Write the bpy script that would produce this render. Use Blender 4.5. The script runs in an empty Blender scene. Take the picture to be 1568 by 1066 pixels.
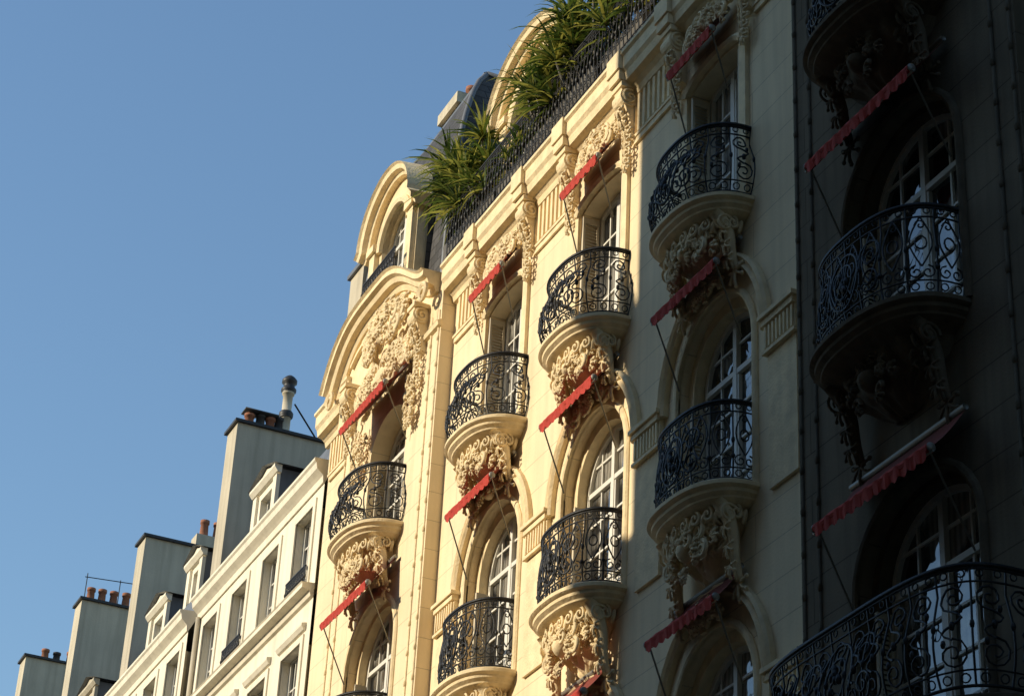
import bpy, math, random
from mathutils import Vector, Matrix, noise
rad=math.radians
sc=bpy.context.scene
# ------------------------------------------------------------------ materials
def new_mat(name):
    m=bpy.data.materials.new(name); m.use_nodes=True
    nt=m.node_tree; b=nt.nodes['Principled BSDF']
    return m,nt,b
def M(name,col,rough=.75,var=.12,scale=2.5,bump=.15,bscale=45,metal=0,lines=None,streak=0.0,trans=0,spec=.4,linefac=.6,bdist=.02):
    m,nt,b=new_mat(name); N=nt.nodes; L=nt.links
    tc=N.new('ShaderNodeTexCoord')
    n1=N.new('ShaderNodeTexNoise'); n1.inputs['Scale'].default_value=scale; n1.inputs['Detail'].default_value=7
    L.new(tc.outputs['Object'],n1.inputs['Vector'])
    r1=N.new('ShaderNodeMapRange'); r1.inputs[1].default_value=.3; r1.inputs[2].default_value=.7
    r1.inputs[3].default_value=1-var; r1.inputs[4].default_value=1+var
    L.new(n1.outputs['Fac'],r1.inputs[0]); fac=r1.outputs[0]
    if streak>0:
        mp=N.new('ShaderNodeMapping'); mp.inputs['Scale'].default_value=(5,5,.35)
        L.new(tc.outputs['Object'],mp.inputs[0])
        n2=N.new('ShaderNodeTexNoise'); n2.inputs['Scale'].default_value=1.3; n2.inputs['Detail'].default_value=5
        L.new(mp.outputs[0],n2.inputs['Vector'])
        r2=N.new('ShaderNodeMapRange'); r2.inputs[1].default_value=.42; r2.inputs[2].default_value=.75
        r2.inputs[3].default_value=1; r2.inputs[4].default_value=1-streak
        L.new(n2.outputs['Fac'],r2.inputs[0])
        mu=N.new('ShaderNodeMath'); mu.operation='MULTIPLY'; L.new(fac,mu.inputs[0]); L.new(r2.outputs[0],mu.inputs[1]); fac=mu.outputs[0]
    hb=None
    if lines:
        sx=N.new('ShaderNodeSeparateXYZ'); L.new(tc.outputs['Object'],sx.inputs[0])
        ad=N.new('ShaderNodeMath'); ad.operation='ADD'; L.new(sx.outputs['X'],ad.inputs[0]); L.new(sx.outputs['Y'],ad.inputs[1])
        cb=N.new('ShaderNodeCombineXYZ'); L.new(ad.outputs[0],cb.inputs['X']); L.new(sx.outputs['Z'],cb.inputs['Y'])
        br=N.new('ShaderNodeTexBrick'); br.inputs['Scale'].default_value=1
        br.inputs['Brick Width'].default_value=lines[0]; br.inputs['Row Height'].default_value=lines[1]
        br.inputs['Mortar Size'].default_value=lines[2]; br.inputs['Mortar Smooth'].default_value=.3
        br.inputs['Color1'].default_value=(1,1,1,1); br.inputs['Color2'].default_value=(lines[3],)*3+(1,)
        br.inputs['Mortar'].default_value=(linefac,)*3+(1,)
        L.new(cb.outputs[0],br.inputs['Vector'])
        mu=N.new('ShaderNodeMath'); mu.operation='MULTIPLY'; L.new(fac,mu.inputs[0]); L.new(br.outputs['Color'],mu.inputs[1]); fac=mu.outputs[0]
        hb=br.outputs['Color']
    vm=N.new('ShaderNodeVectorMath'); vm.operation='SCALE'; vm.inputs[0].default_value=col
    L.new(fac,vm.inputs['Scale']); L.new(vm.outputs[0],b.inputs['Base Color'])
    b.inputs['Roughness'].default_value=rough; b.inputs['Metallic'].default_value=metal
    b.inputs['Specular IOR Level'].default_value=spec
    nb=N.new('ShaderNodeTexNoise'); nb.inputs['Scale'].default_value=bscale; nb.inputs['Detail'].default_value=4
    L.new(tc.outputs['Object'],nb.inputs['Vector'])
    bp=N.new('ShaderNodeBump'); bp.inputs['Strength'].default_value=bump; bp.inputs['Distance'].default_value=bdist
    L.new(nb.outputs['Fac'],bp.inputs['Height'])
    last=bp
    if hb is not None:
        b2=N.new('ShaderNodeBump'); b2.inputs['Strength'].default_value=.6; b2.inputs['Distance'].default_value=.015
        L.new(hb,b2.inputs['Height']); L.new(bp.outputs[0],b2.inputs['Normal']); last=b2
    L.new(last.outputs[0],b.inputs['Normal'])
    if trans>0:
        t=N.new('ShaderNodeBsdfTranslucent'); L.new(vm.outputs[0],t.inputs['Color'])
        mx=N.new('ShaderNodeMixShader'); mx.inputs[0].default_value=trans
        L.new(b.outputs[0],mx.inputs[1]); L.new(t.outputs[0],mx.inputs[2])
        L.new(mx.outputs[0],N['Material Output'].inputs[0])
    return m
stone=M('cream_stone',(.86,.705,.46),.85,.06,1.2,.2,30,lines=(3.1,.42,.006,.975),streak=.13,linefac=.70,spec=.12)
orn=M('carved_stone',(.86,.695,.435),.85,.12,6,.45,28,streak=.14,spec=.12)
dstone=M('shade_toned_stone',(.215,.175,.12),.9,.12,1.2,.2,30,lines=(3.1,.42,.007,.95),streak=.3,linefac=.55,spec=.1)  # right bay's deep shade put into a darker stone colour
dorn=M('shade_toned_carving',(.15,.12,.082),.9,.2,5,.45,28,streak=.3,spec=.1)  # same for its carving: shade painted in as a darker tone
white=M('white_render',(.82,.75,.60),.85,.05,1.5,.12,30,streak=.16,spec=.12)
grey=M('grey_render',(.55,.485,.365),.9,.10,1.1,.2,25,streak=.25,spec=.12)
oppm=M('dark_stone',(.14,.12,.085),.9,.10,1.1,.2,25,lines=(1.3,.42,.006,.97),spec=.1)  # unseen opposite buildings, toned dark to cut bounce light
iron=M('wrought_iron',(.018,.017,.017),.5,.3,30,.2,120,spec=.35)
red=M('red_canvas',(.52,.05,.03),.8,.12,9,.1,90,trans=.1)
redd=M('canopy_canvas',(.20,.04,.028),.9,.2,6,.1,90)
cord=M('steel_rod',(.28,.26,.22),.5,.1,9,.05,60,metal=.3)
slate=M('slate',(.075,.072,.072),.7,.25,2,.25,40,lines=(.24,.16,.012,.65),linefac=.4,spec=.25)
zinc=M('zinc',(.15,.16,.175),.55,.12,1.8,.1,20,metal=.2,streak=.25)
terra=M('terracotta',(.33,.135,.075),.85,.2,6,.2,40)
darkm=M('dark_metal',(.035,.034,.034),.5,.2,6,.1,40)
paint=M('window_paint',(.74,.71,.63),.5,.04,5,.05,60)
shut=M('shutter_paint',(.66,.57,.41),.65,.06,5,.05,60)
asph=M('asphalt',(.05,.05,.05),.9,.2,3,.5,80)
gnd=M('ground_asphalt',(.06,.058,.054),.9,.2,.6,.3,30)
pave=M('paving',(.20,.19,.17),.9,.1,2,.2,30,lines=(.9,.6,.01,.9))
soil=M('planter_zinc',(.10,.09,.075),.7,.2,5,.2,40)
def leafmat(name,c1,c2):
    m,nt,b=new_mat(name);N=nt.nodes;L=nt.links
    g=N.new('ShaderNodeNewGeometry'); cr=N.new('ShaderNodeValToRGB')
    cr.color_ramp.elements[0].color=c1+(1,); cr.color_ramp.elements[1].color=c2+(1,)
    e=cr.color_ramp.elements.new(.55); e.color=(.13,.18,.03,1)
    L.new(g.outputs['Random Per Island'],cr.inputs[0]); L.new(cr.outputs[0],b.inputs['Base Color'])
    b.inputs['Roughness'].default_value=.42
    t=N.new('ShaderNodeBsdfTranslucent'); L.new(cr.outputs[0],t.inputs['Color'])
    mx=N.new('ShaderNodeMixShader'); mx.inputs[0].default_value=.4
    L.new(b.outputs[0],mx.inputs[1]); L.new(t.outputs[0],mx.inputs[2]); L.new(mx.outputs[0],N['Material Output'].inputs[0])
    return m
leaf=leafmat('leaf',(.02,.05,.01),(.55,.50,.10))
def glassmat():
    m,nt,b=new_mat('window_glass');N=nt.nodes;L=nt.links
    tc=N.new('ShaderNodeTexCoord'); oi=N.new('ShaderNodeObjectInfo')
    ad=N.new('ShaderNodeVectorMath'); ad.operation='ADD'; L.new(tc.outputs['Object'],ad.inputs[0]); L.new(oi.outputs['Location'],ad.inputs[1])
    w=N.new('ShaderNodeTexWave'); w.inputs['Scale'].default_value=4; w.bands_direction='Y'; w.inputs['Distortion'].default_value=2
    L.new(ad.outputs[0],w.inputs['Vector'])
    n=N.new('ShaderNodeTexNoise'); n.inputs['Scale'].default_value=1.1; L.new(ad.outputs[0],n.inputs['Vector'])
    cr=N.new('ShaderNodeValToRGB'); cr.color_ramp.elements[0].position=.50; cr.color_ramp.elements[1].position=.58
    cr.color_ramp.elements[0].color=(.015,.016,.018,1); cr.color_ramp.elements[1].color=(.34,.32,.28,1)
    L.new(n.outputs['Fac'],cr.inputs[0])
    mx=N.new('ShaderNodeMixRGB'); mx.blend_type='MULTIPLY'; mx.inputs[0].default_value=.5
    L.new(cr.outputs[0],mx.inputs[1]); L.new(w.outputs['Color'],mx.inputs[2]); L.new(mx.outputs[0],b.inputs['Base Color'])
    b.inputs['Roughness'].default_value=.03; b.inputs['IOR'].default_value=2.1
    n3=N.new('ShaderNodeTexNoise'); n3.inputs['Scale'].default_value=2.5; L.new(ad.outputs[0],n3.inputs['Vector'])
    bp=N.new('ShaderNodeBump'); bp.inputs['Strength'].default_value=.4; bp.inputs['Distance'].default_value=.06
    L.new(n3.outputs['Fac'],bp.inputs['Height']); L.new(bp.outputs[0],b.inputs['Normal'])
    return m
glass=glassmat()
# ------------------------------------------------------------------ mesh builder
class MB:
    def __init__(s): s.v=[]; s.f=[]
    def add(s,vs,fs):
        o=len(s.v); s.v.extend([tuple(v) for v in vs]); s.f.extend([tuple(i+o for i in f) for f in fs])
    def box(s,x0,x1,y0,y1,z0,z1):
        s.add([(x0,y0,z0),(x1,y0,z0),(x1,y1,z0),(x0,y1,z0),(x0,y0,z1),(x1,y0,z1),(x1,y1,z1),(x0,y1,z1)],
              [(0,3,2,1),(4,5,6,7),(0,1,5,4),(1,2,6,5),(2,3,7,6),(3,0,4,7)])
    def prism(s,prof,y0,y1):
        n=len(prof); s.add([(x,y0,z) for x,z in prof]+[(x,y1,z) for x,z in prof],
            [(i,(i+1)%n,n+(i+1)%n,n+i) for i in range(n)]+[tuple(range(n)),tuple(range(2*n-1,n-1,-1))])
    def tube(s,pts,r,n=4,r2=None):
        pts=[Vector(p) for p in pts]; m=len(pts); vs=[]; prev=None
        for i,p in enumerate(pts):
            t=(pts[min(i+1,m-1)]-pts[max(i-1,0)])
            if t.length<1e-7: t=Vector((0,0,1))
            t.normalize()
            if prev is None:
                ref=Vector((0,0,1)) if abs(t.z)<.9 else Vector((1,0,0)); u=t.cross(ref).normalized()
            else:
                u=(prev-t*prev.dot(t))
                u=u.normalized() if u.length>1e-6 else t.orthogonal().normalized()
            prev=u; w=t.cross(u)
            rr=r if r2 is None else r+(r2-r)*i/(m-1)
            for k in range(n):
                a=2*math.pi*(k+.5)/n; vs.append(p+u*math.cos(a)*rr+w*math.sin(a)*rr)
        fs=[]
        for i in range(m-1):
            for k in range(n):
                fs.append((i*n+k,i*n+(k+1)%n,(i+1)*n+(k+1)%n,(i+1)*n+k))
        fs.append(tuple(range(n))); fs.append(tuple((m-1)*n+k for k in range(n)))
        s.add(vs,fs)
    def ell(s,c,r,R=None,nu=8,nv=5):
        vs=[];fs=[]; c=Vector(c)
        for j in range(nv+1):
            th=math.pi*j/nv
            for i in range(nu):
                ph=2*math.pi*i/nu
                p=Vector((r[0]*math.sin(th)*math.cos(ph),r[1]*math.sin(th)*math.sin(ph),r[2]*math.cos(th)))
                if R: p=R@p
                vs.append(c+p)
        for j in range(nv):
            for i in range(nu): fs.append((j*nu+i,j*nu+(i+1)%nu,(j+1)*nu+(i+1)%nu,(j+1)*nu+i))
        s.add(vs,fs)
    def lathe(s,c,prof,n=14):
        vs=[];fs=[];c=Vector(c)
        for r,z in prof:
            for i in range(n):
                a=2*math.pi*i/n; vs.append(c+Vector((r*math.cos(a),r*math.sin(a),z)))
        for j in range(len(prof)-1):
            for i in range(n): fs.append((j*n+i,j*n+(i+1)%n,(j+1)*n+(i+1)%n,(j+1)*n+i))
        fs.append(tuple(range(n))); fs.append(tuple((len(prof)-1)*n+i for i in range(n)))
        s.add(vs,fs)
    def sweepyz(s,pts,prof):
        m=len(pts);n=len(prof);vs=[];fs=[]
        for i,(y,z) in enumerate(pts):
            a=pts[max(i-1,0)];b=pts[min(i+1,m-1)]
            ty,tz=b[0]-a[0],b[1]-a[1]; l=math.hypot(ty,tz) or 1; ny,nz=-tz/l,ty/l
            for x,o in prof: vs.append((x,y+ny*o,z+nz*o))
        for i in range(m-1):
            for k in range(n): fs.append((i*n+k,i*n+(k+1)%n,(i+1)*n+(k+1)%n,(i+1)*n+k))
        fs.append(tuple(range(n))); fs.append(tuple((m-1)*n+k for k in range(n)))
        s.add(vs,fs)
    def mesh(s,name,mat,smooth=False):
        me=bpy.data.meshes.new(name); me.from_pydata(s.v,[],s.f); me.materials.append(mat)
        if smooth:
            me.polygons.foreach_set('use_smooth',[True]*len(me.polygons))
        me.update(); return me
def put(name,me,parent=None,loc=(0,0,0),rz=0):
    o=bpy.data.objects.new(name,me); sc.collection.objects.link(o); o.location=loc; o.rotation_euler=(0,0,rz)
    if parent: o.parent=parent
    return o
def empty(name,loc=(0,0,1.6)):
    e=bpy.data.objects.new(name,None); sc.collection.objects.link(e); e.location=loc; e.empty_display_size=.5; return e
B=empty('apartment_building'); D=empty('shade_toned_apartment_building')  # D: right bay, its shade carried by darker stone
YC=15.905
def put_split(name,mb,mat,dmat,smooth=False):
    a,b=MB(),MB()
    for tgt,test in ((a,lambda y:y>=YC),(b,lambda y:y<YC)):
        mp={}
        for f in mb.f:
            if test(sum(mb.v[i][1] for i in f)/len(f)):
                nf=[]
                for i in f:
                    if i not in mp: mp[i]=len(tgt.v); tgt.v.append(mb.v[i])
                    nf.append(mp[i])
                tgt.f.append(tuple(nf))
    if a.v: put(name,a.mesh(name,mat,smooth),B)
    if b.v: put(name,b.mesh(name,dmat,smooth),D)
# ------------------------------------------------------------------ architectural pieces
def arch(yc,hw,zsp,rise,N=16):
    if rise<=0: return [(yc-hw,zsp),(yc+hw,zsp)]
    return [(yc-hw*math.cos(math.pi*i/N),zsp+rise*math.sin(math.pi*i/N)) for i in range(N+1)]
def wall_cell(b,y0,y1,z0,z1,yc,hw,zs,zsp,rise,x,dep):
    A=arch(yc,hw,zsp,rise)
    def q(a,c,e,f): b.add([a,c,e,f],[(0,1,2,3)])
    q((x,y0,z0),(x,yc-hw,z0),(x,yc-hw,z1),(x,y0,z1)); q((x,yc+hw,z0),(x,y1,z0),(x,y1,z1),(x,yc+hw,z1))
    if zs>z0: q((x,yc-hw,z0),(x,yc+hw,z0),(x,yc+hw,zs),(x,yc-hw,zs))
    for (a,za),(c,zc) in zip(A[:-1],A[1:]):
        q((x,a,za),(x,c,zc),(x,c,z1),(x,a,z1)); q((x,a,za),(x,c,zc),(x+dep,c,zc),(x+dep,a,za))
    for yy in (yc-hw,yc+hw): q((x,yy,zs),(x+dep,yy,zs),(x+dep,yy,zsp),(x,yy,zsp))
    q((x,yc-hw,zs),(x,yc+hw,zs),(x+dep,yc+hw,zs),(x+dep,yc-hw,zs))
def window_meshes(tag,hw,H,rise,rows=4,fan=True):
    f=MB(); g=MB()
    A=arch(0,hw,H,rise,20)
    g.add([(.045,-hw,0),(.045,hw,0)]+[(.045,y,z) for y,z in reversed(A)],[tuple(range(2+len(A)))])
    outline=[(-hw,0)]+A+[(hw,0)]
    f.sweepyz(outline,[(0,0),(.07,0),(.07,-.06),(0,-.06)])
    f.box(.002,.068,-hw,hw,.0,.12)
    def top(y): return H+(rise*math.sqrt(max(0,1-(y/hw)**2)) if rise>0 else 0)
    f.box(-.01,.066,-.035,.035,.1,top(0)-.03)
    if rise>.3:
        f.box(-.005,.064,-hw+.03,hw-.03,H-.035,H+.025)
        yy=hw*math.sqrt(1-.5**2)-.03
        f.box(.020,.058,-yy,yy,H+rise*.5-.013,H+rise*.5+.013)
    for sg in (-1,1):
        f.box(.018,.06,sg*hw/2-.012,sg*hw/2+.012,.1,top(hw/2)-.03)
        f.box(.0,.062,*(sorted((sg*.035,sg*.065))),.1,H-.05)
    for k in range(1,rows):
        z=.12+(H-.12)*k/rows; f.box(.020,.0575,-hw+.03,hw-.03,z-.013,z+.013)
    f.box(.006,.062,-hw+.03,hw-.03,.12,.42 if H>1.6 else .2)
    return f.mesh('frame_'+tag,paint),g.mesh('glass_'+tag,glass)
def shutter_mesh(tag,H,w=.34):
    s=MB(); s.box(-w/2,-w/2+.03,-.02,.02,0,H); s.box(w/2-.03,w/2,-.02,.02,0,H)
    s.box(-w/2+.03,w/2-.03,-.018,.018,0,.08); s.box(-w/2+.03,w/2-.03,-.018,.018,H-.08,H); s.box(-w/2+.03,w/2-.03,-.018,.018,H*.5-.03,H*.5+.03)
    z=.1
    while z<H-.1:
        s.add([(-w/2+.03,-.016,z),(w/2-.03,-.016,z),(w/2-.03,.014,z+.045),(-w/2+.03,.014,z+.045)],[(0,1,2,3)]); z+=.045
    return s.mesh('shutter_'+tag,shut)
def plan(a,b,n=2.5,N=40):
    out=[]
    for i in range(N+1):
        t=-math.pi/2+math.pi*i/N
        c,s_=abs(math.cos(t)),math.sin(t)
        out.append((-b*c**(2/n),a*math.copysign(abs(s_)**(2/n),s_)))
    return out
class Path:
    def __init__(s,pts):
        s.p=pts; s.l=[0]
        for a,b in zip(pts[:-1],pts[1:]): s.l.append(s.l[-1]+math.hypot(b[0]-a[0],b[1]-a[1]))
        s.L=s.l[-1]
    def at(s,d,off=0):
        d=max(0,min(s.L-1e-6,d))
        lo,hi=0,len(s.l)-1
        while hi-lo>1:
            m=(lo+hi)//2
            if s.l[m]<=d: lo=m
            else: hi=m
        a,b=s.p[lo],s.p[lo+1]; t=(d-s.l[lo])/((s.l[lo+1]-s.l[lo]) or 1)
        dx,dy=b[0]-a[0],b[1]-a[1]; l=math.hypot(dx,dy) or 1
        return (a[0]+dx*t-dy/l*off,a[1]+dy*t+dx/l*off)
def railing(pts,H=1.0,belly=.12,style=0,seed=1,pw=.235):
    R=random.Random(seed); b=MB(); P=Path(pts)
    def off(z):
        t=z/H
        return belly*math.sin(math.pi*min(1,t/.78))*(1-.3*t) if t<.78 else belly*.25*((t-.78)/.22)
    def W(s,z):
        x,y=P.at(s,off(z)); return (x,y,z)
    n=max(2,round(P.L/pw)); w=P.L/n
    def hline(z,r):
        k=max(2,int(P.L/.07)); b.tube([W(P.L*i/k,z) for i in range(k+1)],r)
    hline(H,.020); hline(H-.03,.011); hline(H*.87,.009); hline(.04,.014); hline(.15,.008)
    def spiral(cs,cz,Rr,a0,d,turns=1.6,r=.0095,k=16):
        pt=[]
        for i in range(k+1):
            t=i/k; a=a0+d*turns*2*math.pi*t; rr=Rr*(1-.82*t)
            pt.append(W(cs+math.cos(a)*rr,cz+math.sin(a)*rr*1.1))
        b.tube(pt,r)
    def circ(cs,cz,Rr,r=.008,k=10,ey=1):
        b.tube([W(cs+math.cos(2*math.pi*i/k)*Rr,cz+math.sin(2*math.pi*i/k)*Rr*ey) for i in range(k+1)],r)
    for i in range(n+1):
        b.tube([W(i*w,.03+(H-.03)*k/9) for k in range(10)],.0095)
        b.ell(W(i*w,H*.5),(.022,.022,.038),nu=6,nv=4)
        if style==1: b.ell(W(i*w,H*.3),(.026,.026,.026),nu=6,nv=4)
    for i in range(n):
        cs=(i+.5)*w; sg=1 if i<n/2 else -1
        circ(cs-w*.25,H*.935,.028,.007); circ(cs+w*.25,H*.935,.028,.007)
        circ(cs-w*.25,.095,.032,.007); circ(cs+w*.25,.095,.032,.007)
        q=w*.42
        if style==0:
            spiral(cs,.15+q+.01,q,math.pi/2,sg); spiral(cs,H*.87-q*1.12,q,-math.pi/2,sg)
            m0,m1=.15+2.1*q,H*.87-2.2*q
            b.tube([W(cs+math.sin(t*math.pi*2)*q*.6*sg,m0+(m1-m0)*t) for t in [j/8 for j in range(9)]],.010)
            b.ell(W(cs,H*.5),(.026,.026,.04),nu=6,nv=4); b.ell(W(cs+q*.5,H*.36),(.02,.025,.035),nu=6,nv=4); b.ell(W(cs-q*.5,H*.64),(.02,.025,.035),nu=6,nv=4)
        elif style==1:
            spiral(cs-w*.2,.15+.075,.06,math.pi/2,1,1.3,.008,12); spiral(cs+w*.2,.15+.075,.06,math.pi/2,-1,1.3,.008,12)
            b.tube([W(cs+math.sin(t*math.pi)*w*.38,.28+(H*.87-.28)*t) for t in [j/8 for j in range(9)]],.009)
            b.tube([W(cs-math.sin(t*math.pi)*w*.38,.28+(H*.87-.28)*t) for t in [j/8 for j in range(9)]],.009)
            circ(cs,H*.57,w*.2,.009,10,1.5)
            spiral(cs,H*.78,.05,0,sg,1.2,.008,10)
        else:
            b.tube([W(cs,.03+(H-.03)*k/7) for k in range(8)],.008)
            spiral(cs-w*.22,H*.72,.045,-math.pi/2,1,1.3,.007,10); spiral(cs+w*.22,H*.72,.045,-math.pi/2,-1,1.3,.007,10)
            spiral(cs-w*.22,H*.3,.05,math.pi/2,1,1.3,.007,10); spiral(cs+w*.22,H*.3,.05,math.pi/2,-1,1.3,.007,10)
            b.ell(W(cs,H*.5),(.025,.035,.05),nu=6,nv=4)
    if style<2:
        c=P.L/2; circ(c,H*.5,w*.9,.013,22,1.3); circ(c,H*.5,w*.55,.010,18,1.3)
        for sg in (-1,1):
            spiral(c+sg*w*1.5,H*.62,w*.6,0 if sg<0 else math.pi,-sg,1.7,.012,20)
            spiral(c+sg*w*1.5,H*.34,w*.5,math.pi if sg>0 else 0,sg,1.7,.012,20)
        for k in range(6): b.ell(W(c+R.uniform(-.06,.06),H*.5+R.uniform(-.12,.12)),(.03,.03,.045),nu=6,nv=4)
    return b.mesh('railing',iron,True)
def palmette(b,c,a,L,t,spread=1.0,n=5,out=.05):
    for k in range(n):
        q=(k-(n-1)/2)/((n-1)/2); aa=a+q*spread; LL=L*(1-.35*abs(q)); pts=[]
        for j in range(5):
            u=j/4; cur=aa+q*.7*u
            pts.append((c[0]-out*math.sin(u*math.pi*.9)-.01,c[1]+math.sin(cur)*LL*u,c[2]+math.cos(cur)*LL*u))
        b.tube(pts,t*.7,5,t*.95 if abs(q)<.1 else t*.6)
        b.ell(pts[-1],(t*1.1,t*1.15,t*1.15),None,6,4)
def ornament(b,c,w,h,dep,n,seed,vol=True,sz=1.0,boss=True):
    R=random.Random(seed); cx,cy,cz=c
    for i in range(n):
        y=w*R.random()**.8; z=R.uniform(-1,1)*h*(1-.45*y/w)
        L=R.uniform(.05,.12)*sz; t=R.uniform(.013,.024)*sz
        a=R.uniform(-2.2,2.2)
        for sg in (-1,1):
            x=-dep*(1-(y/w)**2*.7)*(1-.3*abs(z)/h)
            if i%4:
                palmette(b,(cx+x,cy+sg*y,cz+z),sg*a,L,t,.9,5,.04*sz)
            else:
                pts=[]
                for k in range(9):
                    u=k/8; aa=sg*(a+u*4.2); r=L*(1-.75*u)
                    pts.append((cx+x-.02-.02*u,cy+sg*y+math.sin(aa)*r,cz+z+math.cos(aa)*r))
                b.tube(pts,t*1.2,5,t*.8)
    if boss: b.ell((cx-dep*.7,cy,cz),(dep*.5,w*.24,h*.4),None,12,8)
    if vol:
        for sg in (-1,1):
            for (yy,zz,rr) in ((w*.62,h*.35,.11*sz),(w*.8,-h*.35,.09*sz)):
                pt=[]
                for i in range(20):
                    t=i/19; a=-sg*t*3.2*math.pi+math.pi/2; r=rr*(1-.8*t)
                    pt.append((cx-dep*.75,cy+sg*yy+math.cos(a)*r,cz+zz+math.sin(a)*r))
                b.tube(pt,.026*sz,6,.016*sz)
def balcony_stone(a,b_,seed,hc=.45,plain=False):
    b=MB(); pts=plan(a,b_,2.5,44)
    prof=[(-.3,.0),(.045,.0),(.065,-.015),(.065,-.055),(.045,-.07),(.02,-.08),(.015,-.115),(-.03,-.145),(-.035,-.165),(-.08,-.19),(-.12,-.20)]
    P=Path(pts); rings=[]
    N=60
    for o,z in prof:
        ring=[]
        for i in range(N+1):
            x,y=P.at(P.L*i/N,o); ring.append((min(x,0.0),y,z))
        rings.append(ring)
    K=14
    for k in range(1,K+1):
        t=k/K; z=-.20-hc*t; s=1-.10-(.70*t**1.5) ; sx=.74*(1-t)**.7+.06
        ring=[]
        for i in range(N+1):
            x,y=P.at(P.L*i/N,-.12)
            fl=1+.06*math.cos(i/N*math.pi*14)*math.sin(math.pi*min(1,t*1.2))
            nn=noise.noise(Vector((x*6+seed,y*6,z*6)))*.08
            ring.append((min(0,x*sx*fl+nn),y*(s*fl),z))
        rings.append(ring)
    vs=[p for r in rings for p in r]; fs=[]
    for j in range(len(rings)-1):
        for i in range(N): fs.append((j*(N+1)+i,j*(N+1)+i+1,(j+1)*(N+1)+i+1,(j+1)*(N+1)+i))
    fs.append(tuple(range(N+1)))
    b.add(vs,fs)
    me=b.mesh('balcony_slab',orn,True)
    if hasattr(me,'set_sharp_from_angle'): me.set_sharp_from_angle(angle=rad(38))
    c=MB()
    ornament(c,(-.20,0,-.20-hc*.5),.42,hc*.5,b_*.40,8 if plain else 22,seed,not plain)
    R=random.Random(seed+5)
    nsc=10
    for i in range(nsc):
        s0=P.L*(i+.9)/(nsc+.8); sg=1 if i<nsc/2 else -1
        if not plain:
            pt=[]
            for k in range(16):
                t=k/15; aa=math.pi/2+sg*t*2.7*math.pi; r=.08*(1-.75*t)
                x,y=P.at(s0+math.cos(aa)*r,-.125+.02*t); pt.append((x,y,-.28+math.sin(aa)*r))
            c.tube(pt,.020,5,.012)
            x,y=P.at(s0-sg*.11,-.14); c.ell((x,y,-.31),(.03,.03,.08),Matrix.Rotation(sg*.5,3,'X'),7,5)
    for i in range(6 if plain else 34):
        s0=P.L*(.08+.84*R.random()); x,y=P.at(s0,-.17); z=-.36-R.random()*hc*.35; k=1-(-z-.3)*.9
        c.tube([(x*k,y*k,z),(x*k-.02,y*k+.03,z-.05),(x*k,y*k+R.uniform(-.03,.07),z-.10)],.026,6,.008)
    for sg in (-1,1):
        y=sg*a*.74; HH=hc+.22
        pth=[]
        for k in range(17):
            t=k/16; x=-.07-(b_*.46)*(1-t)**1.8+.03*math.sin(t*math.pi*2); pth.append((x,y,-.16-HH*t))
        c.tube(pth,.08,8,.035); c.tube([(px-.045,py,pz) for px,py,pz in pth[3:]],.028,6,.016)
        for s2 in (-1,1):
            sp=[(-b_*.42+math.cos(q*.5)*.11*(1-q/26),y+s2*.066,-.31+math.sin(q*.5)*.11*(1-q/26)) for q in range(22)]
            c.tube(sp,.018,5,.011)
        for k in (5,9,13): palmette(c,(pth[k][0]-.05,y,pth[k][2]),math.pi,.14,.018,.9,5,.03)
        palmette(c,(-.06,y,-.16-HH),math.pi,.20,.022,1.0,5,.03)
        pt=[(-.14-.08*math.sin(t*3),y*(1-.55*t),-.50-.12*math.sin(t*math.pi)) for t in [j/9 for j in range(10)]]
        if not plain: c.tube(pt,.035,6,.016)
    return me,c.mesh('balcony_carving',orn,True)
def bracket_mesh():
    b=MB(); w=.115
    b.box(-.25,0,-w-.02,w+.02,-.07,-.002)
    n=20
    cx,cz,r=-.125,-.195,.125
    vs=[]
    for s_ in (-w,w):
        for i in range(n): vs.append((cx+math.cos(2*math.pi*i/n)*r,s_,cz+math.sin(2*math.pi*i/n)*r))
    b.add(vs,[(i,(i+1)%n,n+(i+1)%n,n+i) for i in range(n)]+[tuple(range(n)),tuple(range(n,2*n))])
    b.prism([(0,-.07),(-.23,-.08),(-.18,-.30),(-.12,-.45),(-.08,-.62),(-.09,-.72),(0,-.78)],-w*.82,w*.82)
    for s_ in (-1,1):
        b.tube([(cx+math.cos(a)*(.108-.005*i),s_*(w+.008),cz+math.sin(a)*(.108-.005*i)) for i,a in enumerate([1.2+.55*j for j in range(20)])],.016,5)
    c=MB()
    c.tube([(-.20+.11*t,0,-.32-.38*t) for t in [k/8 for k in range(9)]],.055,7,.03)
    for k in range(5):
        palmette(c,(-.07,0,-.66-.11*k),math.pi,.16-.012*k,.020,1.1-.1*k,5,.04)
    for k in range(3): palmette(c,(-.19+.05*k,0,-.34-.12*k),math.pi,.15,.02,.7,5,.03)
    return b.mesh('bracket',orn),c.mesh('bracket_drop',orn,True)
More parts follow.
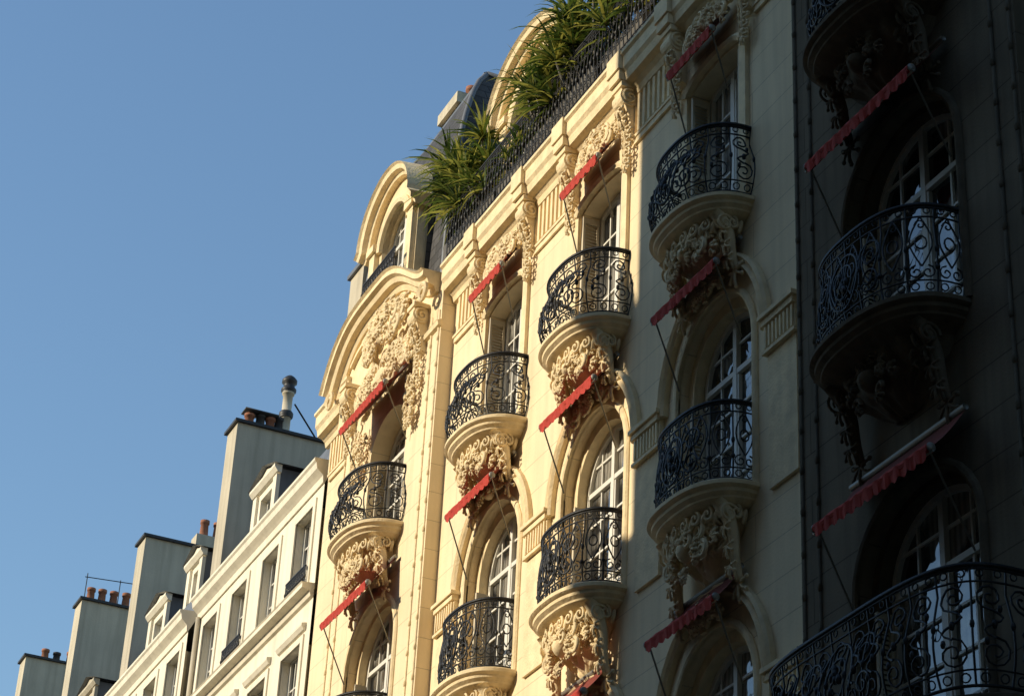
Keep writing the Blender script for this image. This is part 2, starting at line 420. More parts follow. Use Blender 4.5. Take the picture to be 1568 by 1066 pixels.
def awning_meshes(hw,proj=.34,rise=.40,seed=0):
    R=random.Random(seed)
    b=MB(); n=16; vs=[]; fs=[]
    m=5
    for j in range(m+1):
        t=j/m
        for i in range(n+1):
            y=-hw+2*hw*i/n; vs.append((-.04-(proj-.04)*t,y,rise*(1-t)-.03*math.sin(math.pi*t)*(1+.3*math.sin(i*1.3))))
    for j in range(m):
        for i in range(n): fs.append((j*(n+1)+i,j*(n+1)+i+1,(j+1)*(n+1)+i+1,(j+1)*(n+1)+i))
    b.add(vs,fs)
    can=b.mesh('canopy',redd)
    b=MB()
    ns=max(6,round(2*hw/.13)); k=6; tot=ns*k; vs=[];fs=[]
    for i in range(tot+1):
        y=-hw+2*hw*i/tot; ph=(i%k)/k; d=.075+.035*math.sin(math.pi*ph)+R.uniform(-.004,.004)
        xx=-proj-.045+.006*math.sin(i*.9)
        vs+= [(xx,y,.012),(xx+.02+R.uniform(-.004,.004),y,-d)]
    for i in range(tot): fs.append((2*i,2*i+2,2*i+3,2*i+1))
    b.add(vs,fs)
    b.tube([(-proj+.002*math.sin(j*1.7),-hw-.02+(2*hw+.04)*j/12,.006*math.sin(j*2.1)) for j in range(13)],.045,9)
    cloth=b.mesh('canvas',red)
    r=MB()
    r.tube([(-.05,-hw-.02,rise+.02),(-.05,hw+.02,rise+.02)],.03,8)
    r.tube([(-proj,-hw-.06,-.035),(-proj,hw+.06,-.035)],.014,6)
    for sg in (-1,1):
        r.tube([(-proj,sg*hw,0),(-.03,sg*hw,-.80)],.010,5)
        r.ell((-proj,sg*(hw+.035),0),(.045,.02,.045),None,8,5)
    return can,cloth,r.mesh('awning_frame',cord,True)
# ------------------------------------------------------------------ shared meshes
rA=railing(plan(.71,.54),.9,.13,0,1); rB=railing(plan(.72,.50),.9,.04,1,2); rC=railing(plan(.77,.55),.88,.14,0,3); rD=railing(plan(.84,.60),.92,.05,1,4)
sA=balcony_stone(.75,.58,1,.42); sAQ=balcony_stone(.77,.55,3,.60); sC=balcony_stone(.82,.60,7,.50); sCp=balcony_stone(.89,.66,8,.50,True)
rBig=railing(plan(1.5,.75,4),1.0,.10,0,5,.26); sBig=balcony_stone(1.54,.80,11,.7,True)
wP=window_meshes('rect',.54,2.15,.10,5); wQ=window_meshes('arch',.66,1.72,.66,4); wC=window_meshes('wide_arch',.68,1.6,.52,4); wCQ=window_meshes('wide_arch_b',.78,1.72,.70,4)
shP=shutter_mesh('tall',2.1,.22); shQ=shutter_mesh('low',1.55,.16)
br,brd=bracket_mesh(); awS=awning_meshes(.48,.26,.34,1); awM=awning_meshes(.66,.34,.38,2); awL=awning_meshes(.84,.42,.46,3)
# ------------------------------------------------------------------ main building
C=[27.05,23.45,20.65,17.85,14.1]
rows=[('P',13.36,16.9),('Q',9.98,13.36),('R',6.22,9.98),('S',2.7,6.22)]
w=MB()
cells=[(1,22.05,25.3),(2,19.25,22.05),(3,15.91,19.25)]
for nm,z0,z1 in rows:
    for i,y0,y1 in cells:
        if nm=='P': wall_cell(w,y0,y1,z0,z1,C[i],.56,z0,z0+2.15,.12,0,.30)
        else: wall_cell(w,y0,y1,z0,z1,C[i],.80,z0,z0+1.72,.80,0,.12)
    for i,y0,y1 in ((0,25.3,28.9),(4,12.3,15.9)):
        if nm=='P': wall_cell(w,y0,y1,z0,z1,C[i],.70,z0,z0+1.6,.54,-.2,.36)
        else: wall_cell(w,y0,y1,z0,z1,C[i],.90,z0,z0+1.72,.78,-.2,.14)
        for yy in (y0,y1): w.add([(-.2,yy,z0),(0,yy,z0),(0,yy,z1),(-.2,yy,z1)],[(0,1,2,3)])
    for y0,y1 in ((28.9,30.2),(10.8,12.3)): w.add([(0,y0,z0),(0,y1,z0),(0,y1,z1),(0,y0,z1)],[(0,1,2,3)])
for i,(y0,y1) in enumerate(((25.3,30.2),(22.05,25.3),(19.25,22.05),(15.91,19.25),(10.8,15.9))):
    wall_cell(w,y0,y1,-1.6,2.7,C[i],1.0,-1.5,1.6,.3,0,.4)
w.add([(0,30.2,-1.6),(12,30.2,-1.6),(12,30.2,17),(0,30.2,17)],[(0,1,2,3)])
w.add([(12,15.91,-1.6),(12,30.2,-1.6),(12,30.2,21),(12,15.91,21)],[(0,1,2,3)])
w.add([(12,0,-1.6),(12,15.9,-1.6),(12,15.9,21),(12,0,21)],[(0,1,2,3)])
for z0,z1 in ((-1.6,2.7),(2.7,6.22),(6.22,9.98),(9.98,13.36),(13.36,16.9)):
    for k in range(4):
        y1=10.79-k*2.7; wall_cell(w,y1-2.7,y1,z0,z1,y1-1.35,.6,z0+.3,z0+2.5,.2,0,.4)
w.add([(0,-.01,-1.6),(12,-.01,-1.6),(12,-.01,17),(0,-.01,17)],[(0,1,2,3)])
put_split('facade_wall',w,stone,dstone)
t=MB()
for nm,z0,z1 in rows[1:]:
    for i in range(5):
        big=i in(0,4); x=-.2 if big else 0; hw=.90 if big else .80; ihw=.80 if big else .68; r=.78 if big else .8; ir=.71 if big else .67
        zs=z0+1.72
        dep=.14 if big else .12
        A=arch(C[i],hw,zs,r); I=arch(C[i],ihw,zs,ir); A=[(C[i]-hw,z0)]+A+[(C[i]+hw,z0)]; I=[(C[i]-ihw,z0)]+I+[(C[i]+ihw,z0)]
        for (a,b_,c,d) in zip(A[:-1],A[1:],I[1:],I[:-1]):
            t.add([(x+dep,)+a,(x+dep,)+b_,(x+dep,)+c,(x+dep,)+d],[(0,1,2,3)])
            t.add([(x+dep,)+d,(x+dep,)+c,(x+dep+.20,)+c,(x+dep+.20,)+d],[(0,1,2,3)])
        t.sweepyz([(y,z) for y,z in A],[(x+.02,.0),(x-.035,.0),(x-.045,.03),(x-.035,.06),(x-.015,.08),(x+.02,.08)])
        if not big:
            O=arch(C[i],1.10,z0+1.62,1.28,24)
            t.sweepyz(O,[(.01,-.07),(-.06,-.07),(-.09,-.04),(-.06,0),(-.09,.04),(-.06,.07),(.01,.07)])
for nm,z0,z1 in rows[1:]:
    for ym in (24.78,22.05,19.25,16.45):
        hwm=.30
        zc=z0+1.38
        t.box(-.10,.01,ym-hwm,ym+hwm,zc+.22,zc+.29); t.box(-.13,.01,ym-hwm-.03,ym+hwm+.03,zc+.292,zc+.34)
        t.box(-.06,.01,ym-hwm+.01,ym+hwm-.01,zc-.06,zc+.218)
        for k in range(8):
            y=ym-hwm+.05+k*(2*hwm-.10)/7; t.box(-.085,-.058,y-.016,y+.016,zc-.04,zc+.20)
        t.box(-.09,.01,ym-hwm-.01,ym+hwm+.01,zc-.10,zc-.062)
        t.box(-.04,.01,ym-hwm+.03,ym+hwm-.03,z0-.2,zc-.102)
for a,b_ in ((24.35,25.2),(21.5,22.6),(18.7,19.8),(16.0,16.95),(29.0,30.1)):
    t.box(-.035,.01,a,b_,15.72,15.8); t.box(-.05,.01,a-.02,b_+.02,15.8,15.84)
    k=a+.06
    while k<b_-.04: t.box(-.045,.01,k,k+.06,15.86,16.40); k+=.125
cor=[(0.0,16.40),(-.05,16.42),(-.07,16.5),(-.12,16.55),(-.20,16.575),(-.22,16.68),(-.255,16.73),(-.255,16.90),(-.29,16.925),(-.29,16.97),(0.3,16.99)]
for a,b_ in ((0,12.28),(15.92,25.28),(28.92,30.35)): t.prism(cor,a,b_)
for i in (1,2,3):
    for sg in (-1,1):
        y=C[i]+sg*.78; t.box(-.29,-.1,y-.14,y+.14,16.58,16.72); t.box(-.315,-.1,y-.16,y+.16,16.722,16.985)
for y0,y1,x in ((25.28,28.92,-.2),(12.28,15.89,-.2)):
    t.prism([(x,16.0),(x-.05,16.02),(x-.07,16.08),(x,16.12)],y0,y1)
for i in (1,2,3):
    for sg in (-1,1):
        y=C[i]+sg*.66; t.box(-.05,.01,y-.07,y+.07,13.37,15.66)
    t.sweepyz(arch(C[i],.60,13.36+2.15,.16,12),[(.01,0),(-.07,0),(-.09,.05),(-.05,.10),(.01,.10)])
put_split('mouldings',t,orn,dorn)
t=MB()
for yy,x in ((25.36,-.2),(25.62,-.2),(28.58,-.2),(28.84,-.2),(12.36,-.2),(12.62,-.2),(15.58,-.2),(15.84,-.2)):
    t.tube([(x-.008,yy,-1),(x-.008,yy,16.3)],.018,6)
    z=2.4
    while z<16.2: t.ell((x-.012,yy,z),(.026,.026,.055),None,7,5); z+=.42
put_split('corner_beads',t,orn,dorn,True)
o=MB()
for nm,z0,z1 in rows:
    for i,c in enumerate(C):
        big=i in (0,4); x=-.2 if big else 0; c0=c
        if nm=='P':
            s_=sC if big else sA; rl=rC if big else rA; wi=wC if big else wP; aw=awL if big else awS; az=z0+(2.06 if big else 2.40); wd=.28 if big else .22
        else:
            s_=sC if big else sAQ; rl=rD if big else rB; wi=wCQ if big else wQ; aw=awL if big else awM; az=z0+(2.36 if big else 2.55); wd=.26 if big else .24
        if i==4: s_=sCp; az-=.10
        if nm=='R' and i==4: s_=sBig; rl=rBig
        if i==0 and nm!='P': rl=rC
        P_=D if i==4 else B
        if nm=='P' and not big: c=c-.02
        if nm!='P' and not big: c=c-.06
        put('balcony_slab',s_[0],P_,(x,c,z0)); put('balcony_carving',s_[1],P_,(x,c,z0)); put('balcony_railing',rl,P_,(x,c,z0+.005))
        c=C[i]
        put('window_frame',wi[0],P_,(x+wd,c,z0+.01)); put('window_glass',wi[1],P_,(x+wd,c,z0+.01))
        ao=.10 if (nm=='P' and not big) else (.03 if not big else -.02)
        for am,an in zip(aw,('awning_canopy','awning_valance','awning_frame')): put(an,am,P_,(x-.02,c+ao,az))
        hwj=.56 if nm=='P' else .68
        if big: hwj=.70 if nm=='P' else .80
        sh=shP if (nm=='P' and not big) else shQ
        for sg in (-1,1): put('shutter',sh,P_,(x+wd-(.125 if sh is shP else .09),c+sg*(hwj-.03),z0+.03))
for i in range(4): put('shopfront_frame',wCQ[0],B,(.3,C[i],-.6))
gl=MB(); gl.box(.35,.37,15.95,30,-1.5,1.9); put('shopfront_glazing',gl.mesh('shopfront_glazing',glass),B)
gl=MB(); gl.box(.35,.37,0,15.85,-1.5,1.9)
for k in range(4):
    for z0 in (2.7,6.22,9.98,13.36): gl.box(.3,.32,10.79-k*2.7-2.0,10.79-k*2.7-.7,z0+.3,z0+2.75)
put('lower_glazing',gl.mesh('lower_glazing',glass),D)
for i in (1,2,3):
    for sg in (-1,1):
        put('bracket',br,B,(0,C[i]+sg*.78,16.57)); put('bracket_drop',brd,B,(0,C[i]+sg*.78,16.57))
    ornament(o,(-.02,C[i],16.14),.50,.19,.18,26,30+i)
    for nm,z0,z1 in rows[1:]:
        ornament(o,(-.02,C[i],z0+2.62),.34,.14,.12,10,50+i,False)
for i in (0,4):
    ornament(o,(-.22,C[i]+.15,16.1),1.1,.36,.16,50,70+i,True,1.25)
    ornament(o,(-.24,C[i]+.2,16.85),.75,.40,.18,36,74+i,True,1.45)
    for sg in (-1,1):
        ornament(o,(-.22,C[i]+sg*1.0,15.2),.17,.5,.10,18,80+i,False,.9,False)
        put('bracket',br,D if i==4 else B,(-.2,C[i]+.2+sg*1.35,16.6)); put('bracket_drop',brd,D if i==4 else B,(-.2,C[i]+.2+sg*1.35,16.6))
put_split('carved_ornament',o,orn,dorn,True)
t=MB()
for yc,sg in ((27.4,1),(13.8,-1)):
    pts=[]
    for k in range(49):
        u=-1+2*k/48
        if u*sg>0: zz=16.75+.84*(1-abs(u)**4.5)
        else: q=abs(u); zz=16.75+.84*(1-(3*(q**1.3)**2-2*(q**1.3)**3))
        pts.append((yc+u*1.95,zz))
    t.sweepyz(pts,[(-.1,-.10),(-.26,-.10),(-.30,-.02),(-.38,.0),(-.41,.07),(-.48,.10),(-.48,.17),(-.52,.20),(.15,.23),(.15,-.1)])
    t.sweepyz([(y,z-.28) for y,z in pts[6:-6]],[(-.18,-.03),(-.27,-.02),(-.27,.03),(-.18,.04)])
    for (a,za),(b_,zb) in zip(pts[:-1],pts[1:]): t.add([(-.205,a,16.2),(-.205,b_,16.2),(-.205,b_,zb),(-.205,a,za)],[(0,1,2,3)])
    for sg2 in (-1,1):
        t.tube([(-.42,yc+sg2*1.85+math.cos(a)*.16*(1-a/16),16.62+math.sin(a)*.16*(1-a/16)) for a in [k*.5 for k in range(24)]],.04,6,.02)
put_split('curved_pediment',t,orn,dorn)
def dormer(root,yc,xf,hw,zb,zs,rise,ohw,osp,ori,depth,name,mt=orn):
    d=MB(); O=[(yc-hw,zb)]+arch(yc,hw,zs,rise,20)+[(yc+hw,zb)]; I=[(yc-ohw,zb+.3)]+arch(yc,ohw,osp,ori,20)+[(yc+ohw,zb+.3)]
    for a,b_,c,e in zip(O[:-1],O[1:],I[1:],I[:-1]):
        d.add([(xf,)+a,(xf,)+b_,(xf,)+c,(xf,)+e],[(0,1,2,3)])
        d.add([(xf,)+e,(xf,)+c,(xf+.30,)+c,(xf+.30,)+e],[(0,1,2,3)])
    d.box(xf-.02,xf+.35,yc-hw,yc+hw,zb-.2,zb+.3)
    for sg in (-1,1):
        y=yc+sg*(hw-.14); d.box(xf-.08,xf+.05,y-.11,y+.11,zb,zs-.1); d.box(xf-.13,xf+.05,y-.15,y+.15,zs-.1,zs+.02)
        d.add([(xf,yc+sg*hw,zb),(xf+depth*.3,yc+sg*hw,zb),(xf+depth*.3,yc+sg*hw,zs),(xf,yc+sg*hw,zs)],[(0,1,2,3)])
    d.sweepyz([(yc-hw-.14,zs-.12)]+arch(yc,hw+.02,zs,rise+.02,24)+[(yc+hw+.14,zs-.12)],[(xf+.15,-.05),(xf-.10,-.05),(xf-.12,0),(xf-.20,.02),(xf-.22,.09),(xf-.26,.12),(xf+.15,.16)])
    d.sweepyz(arch(yc,ohw+.0,osp,ori,20),[(xf+.1,0),(xf-.06,0),(xf-.08,.06),(xf-.04,.12),(xf+.1,.12)])
    put('dormer_front',d.mesh(name,mt),root)
    z=MB(); A=arch(yc,hw+.08,zs,rise+.08,20)
    A=[(yc-hw-.03,zb)]+A+[(yc+hw+.03,zb)]
    for (a,za),(c,zc) in zip(A[:-1],A[1:]): z.add([(xf+.151,a,za+.02),(xf+.151,c,zc+.02),(xf+depth,c,zc+.02),(xf+depth,a,za+.02)],[(0,1,2,3)])
    put('dormer_roof',z.mesh('dormer_roof',slate,True),root)
    wm=window_meshes('dormer',ohw,osp-zb-.3,ori,3)
    put('window_frame',wm[0],root,(xf+.16,yc,zb+.3)); put('window_glass',wm[1],root,(xf+.16,yc,zb+.3))
dormer(B,27.65,-.15,.92,17.3,19.0,.85,.55,18.85,.55,1.1,'pavilion_dormer')
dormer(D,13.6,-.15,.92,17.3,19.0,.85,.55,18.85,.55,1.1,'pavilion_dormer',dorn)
dormer(B,23.45,.28,1.15,16.9,19.1,.8,.8,18.85,.6,1.6,'main_dormer')
dormer(B,17.95,.28,1.15,16.9,19.1,.8,.8,18.85,.6,1.6,'main_dormer')
mp=[(.60,16.95),(.70,18.2),(.95,19.2),(1.4,19.9),(2.0,20.2),(3.2,20.4),(12,20.4),(12,16.95)]
for root,ya,yb,yc in ((B,15.95,30.1,27.85),(D,.1,15.85,13.2)):
    t=MB(); t.prism(mp,ya,yb)
    K=16; rings=[]
    for k in range(K+1):
        u=k/K; z=17.0+4.65*u; s_=math.sqrt(max(0,1-(u*.97)**2.3))
        xf=.06+1.0*(1-s_); hy=.95+.85*s_; xb=3.4-.6*(1-s_)
        rings.append([(xf,yc-hy,z),(xf,yc+hy,z),(xb,yc+hy,z),(xb,yc-hy,z)])
    vs=[p for r in rings for p in r]; fs=[]
    for j in range(K):
        for i in range(4): fs.append((j*4+i,j*4+(i+1)%4,(j+1)*4+(i+1)%4,(j+1)*4+i))
    fs.append(tuple(K*4+i for i in range(4))); t.add(vs,fs)
    hb=MB()
    for i in (0,1): hb.tube([r[i] for r in rings],.045,6)
    hb.tube([rings[-1][0],rings[-1][1],rings[-1][2],rings[-1][3],rings[-1][0]],.06,6)
    put('roof_ridge',hb.mesh('roof_ridge',zinc,True),root)
    put('mansard_roof',t.mesh('mansard_roof',slate),root)
L=railing([(-.2,15.95),(-.2,25.25)],1.0,.02,2,9,.2)
put('terrace_railing',L,B,(0,0,16.99))
put('dormer_railing',railing([(-.40,26.9),(-.40,28.2)],.36,.02,2,10,.2),B,(0,0,17.80))
def pots(b_t,b_d,xs,y,z,seed=0,kinds=None):
    R=random.Random(seed)
    for k,x in enumerate(xs):
        h=R.uniform(.28,.45); r=.10
        tgt=b_t if (kinds is None or kinds[k]=='t') else b_d
        tgt.lathe((x,y,z),[(r*1.1,0),(r,.05),(r*.85,h*.8),(r*1.05,h*.82),(r*1.05,h),(r*.7,h)],12)
t=MB(); tz=MB(); tt=MB(); td=MB()
t.box(.1,1.0,29.75,30.35,17.0,19.6); tz.box(.05,1.05,29.7,30.4,19.602,19.68)
t.box(1.5,2.75,29.6,30.3,17,23.2); t.box(1.42,2.83,29.52,30.38,23.202,23.42); tz.box(1.46,2.79,29.56,30.34,23.422,23.46)
pots(tt,td,[1.85,2.1,2.35,2.6],29.95,23.46,2)
put('chimney_stack',t.mesh('chimney_stack',grey),B); put('chimney_cap',tz.mesh('chimney_cap',zinc),B)
put('chimney_pots',tt.mesh('chimney_pots',terra,True),B)
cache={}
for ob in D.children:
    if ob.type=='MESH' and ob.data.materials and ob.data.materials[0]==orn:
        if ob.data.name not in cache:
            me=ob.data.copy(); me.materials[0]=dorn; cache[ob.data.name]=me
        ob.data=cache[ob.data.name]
# ------------------------------------------------------------------ neighbours
def chimney_wall(root,y,xa,xb,h,potx,seed,kinds=None,th=.6):
    t=MB(); z=MB(); a=MB(); d=MB()
    t.box(xa,xb,y,y+th,13,h); z.box(xa-.06,xb+.06,y-.06,y+th+.06,h+.002,h+.06)
    pots(a,d,potx,y+.3,h+.06,seed,kinds)
    put('party_wall',t.mesh('party_wall',grey),root); put('wall_capping',z.mesh('wall_capping',darkm),root)
    if a.v: put('chimney_pots',a.mesh('pots',terra,True),root)
    if d.v: put('chimney_cowls',d.mesh('cowls',darkm,True),root)
def small_dormer(root,y0,y1,zb,zt,xf,xr,mat=white):
    t=MB(); g=MB(); yc=(y0+y1)/2
    wall_cell(t,y0,y1,zb,zt,yc,(y1-y0)/2-.28,zb+.35,zt-.25,0,xf,.2)
    for yy in (y0,y1): g.add([(xf,yy,zb),(xr,yy,zb),(xr,yy,zt),(xf,yy,zt)],[(0,1,2,3)])
    t.prism([(xf+.02,zt-.12),(xf-.06,zt-.10),(xf-.12,zt-.02),(xf-.12,zt+.03),(xf+.02,zt+.03)],y0-.08,y1+.08)
    t.add([(xf-.05,y0-.06,zt+.031),(xf-.05,y1+.06,zt+.031),(xf-.05,yc,zt+.22)],[(0,1,2)])
    g.add([(xf-.14,y0-.12,zt+.035),(xf-.14,yc,zt+.26),(xr+.5,yc,zt+.26),(xr+.5,y0-.12,zt+.035)],[(0,1,2,3)])
    g.add([(xf-.14,y1+.12,zt+.035),(xf-.14,yc,zt+.26),(xr+.5,yc,zt+.26),(xr+.5,y1+.12,zt+.035)],[(0,1,2,3)])
    t.box(xf-.05,xf+.02,y0-.03,y0+.16,zb,zt-.13); t.box(xf-.05,xf+.02,y1-.16,y1+.03,zb,zt-.13)
    for s_,yy in ((-1,y0),(1,y1)): t.ell((xf-.03,yy+s_*.1,zb+.25),(.06,.14,.22),None,10,6)
    put('dormer_front',t.mesh('dormer_front',mat),root); put('dormer_zinc',g.mesh('dormer_zinc',zinc),root)
    wm=window_meshes('small',(y1-y0)/2-.28,zt-.25-zb-.35,0,3); put('window_frame',wm[0],root,(xf+.12,yc,zb+.35)); put('window_glass',wm[1],root,(xf+.12,yc,zb+.35))
wN=window_meshes('neighbour',.40,1.4,0,3); wN2=window_meshes('neighbour_tall',.44,2.1,0,4)
def neighbour(name,y0,y1,n,top,mat,x=0.0,dorm=()):
    E=empty(name); t=MB(); m=MB(); cw=(y1-y0)/n
    led=top-2.1
    lev=[(led,top-.0,.14,1.40,wN),(led-3.0,led,.1,2.1,wN2),(led-6.0,led-3,.1,2.1,wN2),(led-9,led-6,.1,2.1,wN2),(-1.6,led-9,.3,2.1,wN2)]
    rl=railing([(x-.06,-.45),(x-.06,.45)],.36,.0,2,3,.18)
    for li,(a,b_,sl,hh,wi) in enumerate(lev):
        for k in range(n):
            ya=y0+k*cw; yc=ya+cw/2; hw=.40 if wi is wN else .44
            wall_cell(t,ya,ya+cw,a,b_,yc,hw,a+sl,a+sl+hh,0,x,.20)
            put('window_frame',wi[0],E,(x+.14,yc,a+sl)); put('window_glass',wi[1],E,(x+.14,yc,a+sl))
            m.box(x-.025,x+.01,yc-hw-.12,yc-hw,a+sl,a+sl+hh+.1); m.box(x-.025,x+.01,yc+hw,yc+hw+.12,a+sl,a+sl+hh+.1); m.box(x-.023,x+.01,yc-hw,yc+hw,a+sl+hh,a+sl+hh+.1)
            if (li==0 and k%2==0) or li==1: put('window_rail',rl,E,(0,yc,a+sl-.02))
            if li>0: m.prism([(x,a+sl+hh+.14),(x-.04,a+sl+hh+.16),(x-.08,a+sl+hh+.22),(x-.08,a+sl+hh+.26),(x,a+sl+hh+.28)],yc-hw-.16,yc+hw+.16)
        if li>0 and li<4:
            m.prism([(x,b_-.18),(x-.05,b_-.16),(x-.08,b_-.08),(x-.20,b_-.05),(x-.20,b_+.02),(x-.22,b_+.04),(x,b_+.06)],y0,y1)
    m.prism([(x,top-.32),(x-.03,top-.32),(x-.04,top-.2),(x-.08,top-.16),(x-.15,top-.1),(x-.17,top),(x-.20,top+.03),(x-.20,top+.08),(x+.2,top+.1)],y0,y1)
    dp=MB(); dp.tube([(x-.05,y1-.12,-1.5),(x-.05,y1-.12,top-.3)],.045,8); put('drain_pipe',dp.mesh('drain_pipe',grey,True),E)
    put('facade_wall',t.mesh('wall',mat),E); put('mouldings',m.mesh('mould',mat),E)
    r=MB(); r.prism([(x+.05,top+.05),(x+.3,top+.8),(x+.7,top+1.4),(x+1.2,top+1.7),(x+1.6,top+1.8),(x+6,top+2.2),(x+11,top+2.0),(x+11,-1.6),(x+10.9,-1.6)],y0+.01,y1-.01)
    put('mansard_roof',r.mesh('roof',zinc),E)
    for d in dorm: small_dormer(E,d[0],d[1],top+.1,d[2],x+.35,x+1.3,mat)
    return E
N1=neighbour('white_apartment_building',30.36,36.75,4,16.15,white,0,[(34.0,35.2,17.8)])
chimney_wall(N1,36.8,.28,4.5,20.0,[.58,.80,1.0,1.18],3,'tdtd')
p=MB(); d=MB(); px=1.30
p.lathe((px,37.1,20.05),[(.10,0),(.10,.5),(.115,.5),(.115,.55),(.095,.55),(.095,.95),(.12,.96),(.12,1.0),(.09,1.02)],14)
d.lathe((px,37.1,21.03),[(.10,0),(.15,.05),(.15,.1),(.11,.14),(.11,.2),(.15,.24),(.15,.30),(.10,.36),(.05,.4)],14)
d.lathe((px,37.1,20.5),[(.12,0),(.14,.03),(.14,.10),(.12,.13)],14)
d.tube([(px+.15,37.1,20.85),(px+.75,37.1,20.1)],.018,5); d.tube([(px+.7,37.1,20.1),(px+.75,37.1,20.45)],.015,5)
d.box(.45,1.12,36.95,37.25,20.42,20.45)
put('flue_pipe',p.mesh('flue_pipe',grey,True),N1); put('flue_cowl',d.mesh('flue_cowl',darkm,True),N1)
N2=neighbour('white_apartment_building',37.4,43.3,4,16.2,white,0,[(38.2,39.1,17.9),(40.4,41.6,17.8)])
chimney_wall(N2,43.4,.42,4.5,20.35,[],4,'')
t=MB(); t.box(1.55,2.25,43.5,43.9,20.42,20.75); put('chimney_stack',t.mesh('stack',grey),N2)
t=MB(); pots(t,t,[1.75,2.05],43.7,20.75,6); put('chimney_pot',t.mesh('pot',terra,True),N2)
N3=neighbour('grey_apartment_building',44.0,48.6,3,16.0,grey,0,[(45.6,46.8,17.8)])
chimney_wall(N3,48.7,.40,1.97,20.9,[.65,.92,1.2,1.5],5,'tttt')
a=MB(); yy=48.75
a.tube([(.4,yy,21.5),(2.1,yy,21.62)],.012,5)
for x in (.45,1.25,1.95): a.tube([(x,yy,20.9),(x,yy,21.6)],.012,5)
put('aerial',a.mesh('aerial',darkm),N3)
N4=neighbour('grey_apartment_building',49.3,53.8,3,16.0,grey,0,[(51,52,17.8)])
chimney_wall(N4,53.9,.32,4.0,21.3,[.85,1.15,1.5,1.9,2.3,2.7],7,'tdtttt')
N5=neighbour('grey_apartment_building',54.6,64,6,16.0,grey,0,[])
# ------------------------------------------------------------------ opposite building (shades the near part of the street)
O=empty('opposite_apartment_building',(0,0,0))
xo=-12.6; ye=22.35; t=MB(); m=MB()
zl=[0,4,7.35,10.7,14.05,17.4,20.75,24.1,27.0]
for a,b_ in zip(zl[:-1],zl[1:]):
    k=-95.2
    while k<ye-3.4:
        wall_cell(t,k,k+2.8,a,b_,k+1.4,.6,a+.3,a+2.4,0,xo,-.3); k+=2.8
    t.add([(xo,k,a),(xo,ye-.8 if a>23 else ye,a),(xo,ye-.8 if a>23 else ye,b_),(xo,k,b_)],[(0,1,2,3)])
    m.box(xo+.001,xo+.25,-95,ye-.8,b_-.15,b_)
g=MB(); g.box(xo-.5,xo-.31,-95,ye-1.2,0,26.8)
t.add([(xo,ye,0),(xo-12,ye,0),(xo-12,ye,24.1),(xo,ye,24.1)],[(0,1,2,3)])
t.add([(xo,ye-.8,24.1),(xo-12,ye-.8,24.1),(xo-12,ye-.8,27),(xo,ye-.8,27)],[(0,1,2,3)])
t.add([(xo,-95.2,0),(xo-12,-95.2,0),(xo-12,-95.2,27),(xo,-95.2,27)],[(0,1,2,3)])
r=MB(); r.prism([(xo-.1,27),(xo-.4,29.3),(xo-1.4,31),(xo-6,32),(xo-11,31),(xo-12,27)],-95.2,ye-.8)
m.box(xo-3,xo-.01,ye+.001,ye+.30,0.0,17.6)  # unseen end-wall lumps, added to make the shadow edge wavy
m.box(xo-2.2,xo-.3,ye+.001,ye+.45,20.1,20.3); m.box(xo-2.2,xo-.3,ye+.39,ye+.45,20.3,21.3); m.box(xo-2.0,xo-.5,ye+.001,ye+.3,19.7,20.1)
put('facade_wall',t.mesh('opp_wall',oppm),O); put('mouldings',m.mesh('opp_mould',oppm),O); put('window_glass',g.mesh('opp_glass',darkm),O); put('mansard_roof',r.mesh('opp_roof',slate),O)
Q=empty('sky_blocker_terrace',(0,0,0)); t=MB(); g=MB(); xq=-46  # unseen far row, added to block low skylight on the shaded facade
for a in range(0,24,3):
    k=-20
    while k<190:
        wall_cell(t,k,k+3,a,a+3,k+1.5,.6,a+.4,a+2.4,0,xq,-.3); k+=3
g.box(xq-.5,xq-.31,-20,190,0,24); r=MB(); r.prism([(xq,24),(xq-.8,26),(xq-3,27),(xq-12,27),(xq-13,24),(xq-13,0),(xq-12.9,0)],-20,190)
put('facade_wall',t.mesh('blocker_wall',oppm),Q); put('window_glass',g.mesh('blocker_glass',darkm),Q); put('mansard_roof',r.mesh('blocker_roof',slate),Q)
# ------------------------------------------------------------------ ground
t=MB(); t.add([(-900,-900,0),(900,-900,0),(900,900,0),(-900,900,0)],[(0,1,2,3)]); put('ground',t.mesh('ground',gnd))
t=MB(); t.add([(-11.0,-60,.004),(-2.4,-60,.004),(-2.4,140,.004),(-11.0,140,.004)],[(0,1,2,3)]); put('street',t.mesh('street',asph))
t=MB(); t.box(-2.4,-.02,-60,140,.005,.13); put('pavement',t.mesh('pavement',pave))
t=MB(); t.box(-12.59,-11.0,-60,22.3,.005,.13); put('pavement',t.mesh('pavement_b',pave))
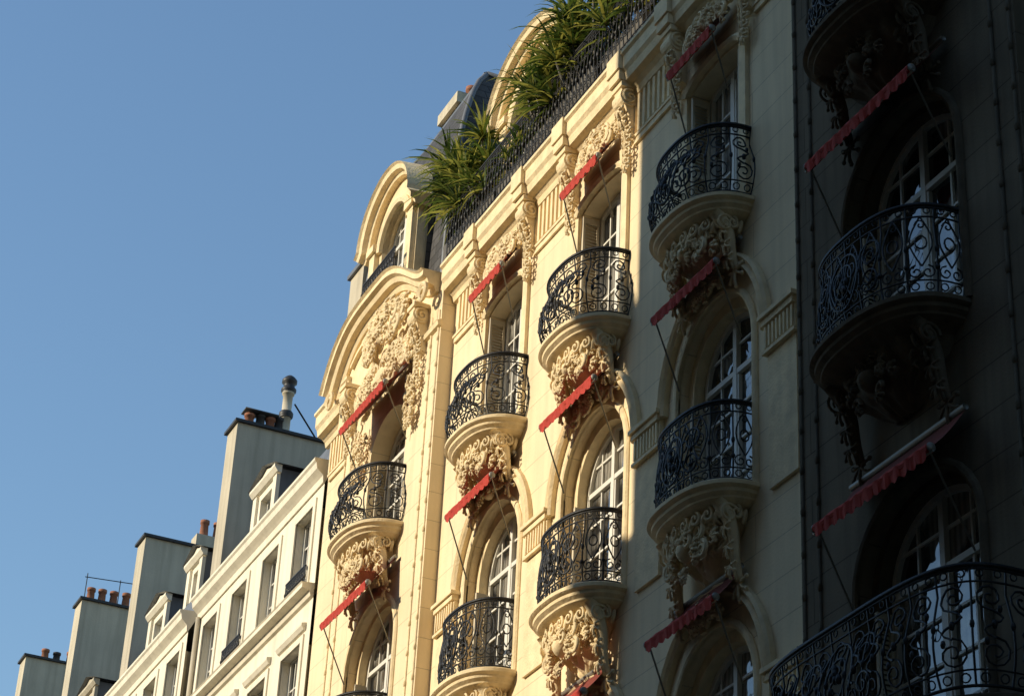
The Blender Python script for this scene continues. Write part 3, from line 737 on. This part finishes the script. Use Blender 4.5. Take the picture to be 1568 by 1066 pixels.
# ------------------------------------------------------------------ terrace plants
def plant(loc,n,R0,H0,seed,w=.5):
    R=random.Random(seed); E=empty('terrace_plant',loc); b=MB()
    heads=[(R.uniform(-.28,.15),R.uniform(-w,w),R.uniform(.2,.95)*H0) for _ in range(11)]
    for i in range(n):
        hx,hy,hz=R.choice(heads); az=R.uniform(0,2*math.pi); el=R.uniform(-.1,1.45); L=R.uniform(.35,1.0)*R0
        d=Vector((math.cos(az)*math.cos(el),math.sin(az)*math.cos(el),math.sin(el))); p=Vector((hx,hy,hz)); wd=R.uniform(.014,.032)
        side=d.cross(Vector((R.uniform(-.4,.4),R.uniform(-.4,.4),1))).normalized(); vs=[]; K=5
        for k in range(K+1):
            u=k/K; ww=wd*(1-u**2)*(.6+.8*u if u<.5 else 1)
            vs+=[p-side*ww,p+side*ww]; p=p+d*(L/K); d=(d+Vector((0,0,-.30-.25*R.random()))*(.4+u)).normalized()
        b.add(vs,[(2*k,2*k+1,2*k+3,2*k+2) for k in range(K)])
    put('foliage',b.mesh('foliage',leaf),E)
    s=MB()
    for hx,hy,hz in heads: s.tube([(.05+hx*.3,hy*.6,0),(hx*.7,hy*.9,hz*.5),(hx,hy,hz)],.022,6,.016)
    s.prism([(-.10,-.42),(.16,-.42),(.2,0),(-.14,0)],-w-.05,w+.05)
    put('stems_and_planter',s.mesh('planter',soil),E)
plant((.0,25.05,19.1),820,.85,1.6,1,.5)
plant((.0,24.2,19.05),140,.5,.5,11,.3)
plant((-.05,22.2,19.05),560,.75,1.1,2,.5)
plant((-.05,21.2,19.1),620,.80,1.35,3,.5)
plant((.0,23.3,19.05),120,.45,.35,4,.4)
plant((.0,20.0,19.1),400,.8,1.0,5,.5)
# ------------------------------------------------------------------ light, sky, camera
al=rad(12); el=rad(23)
sd=Vector((-math.cos(al)*math.cos(el),math.sin(al)*math.cos(el),math.sin(el)))
ld=bpy.data.lights.new('sun','SUN'); ld.energy=5.0; ld.angle=rad(.5); ld.color=(1,.87,.65)
lo=bpy.data.objects.new('sun',ld); sc.collection.objects.link(lo); lo.rotation_euler=sd.to_track_quat('Z','Y').to_euler(); lo.location=(-40,20,40)
W=bpy.data.worlds.new('World'); sc.world=W; W.use_nodes=True; nt=W.node_tree
sk=nt.nodes.new('ShaderNodeTexSky'); sk.sky_type='NISHITA'; sk.sun_disc=False; sk.sun_elevation=el; sk.sun_rotation=rad(282); sk.air_density=1.55; sk.dust_density=.2; sk.ozone_density=4.5
nt.links.new(sk.outputs[0],nt.nodes['Background'].inputs[0]); nt.nodes['Background'].inputs[1].default_value=.175
sc.view_settings.view_transform='Standard'; sc.view_settings.look='None'; sc.view_settings.exposure=0
a=rad(23.3); p=rad(30.1); ro=rad(3.15)
R0=Vector((math.cos(a),-math.sin(a),0)); F=Vector((math.cos(p)*math.sin(a),math.cos(p)*math.cos(a),math.sin(p))); U0=R0.cross(F)
Rr=R0*math.cos(ro)+U0*math.sin(ro); Uu=-R0*math.sin(ro)+U0*math.cos(ro)
mw=Matrix((( Rr.x,Uu.x,-F.x,-10),(Rr.y,Uu.y,-F.y,0),(Rr.z,Uu.z,-F.z,1.6),(0,0,0,1)))
cd=bpy.data.cameras.new('camera'); co=bpy.data.objects.new('camera',cd); sc.collection.objects.link(co); co.matrix_world=mw
cd.lens=79.3; cd.sensor_width=36; cd.clip_end=3000; sc.camera=co
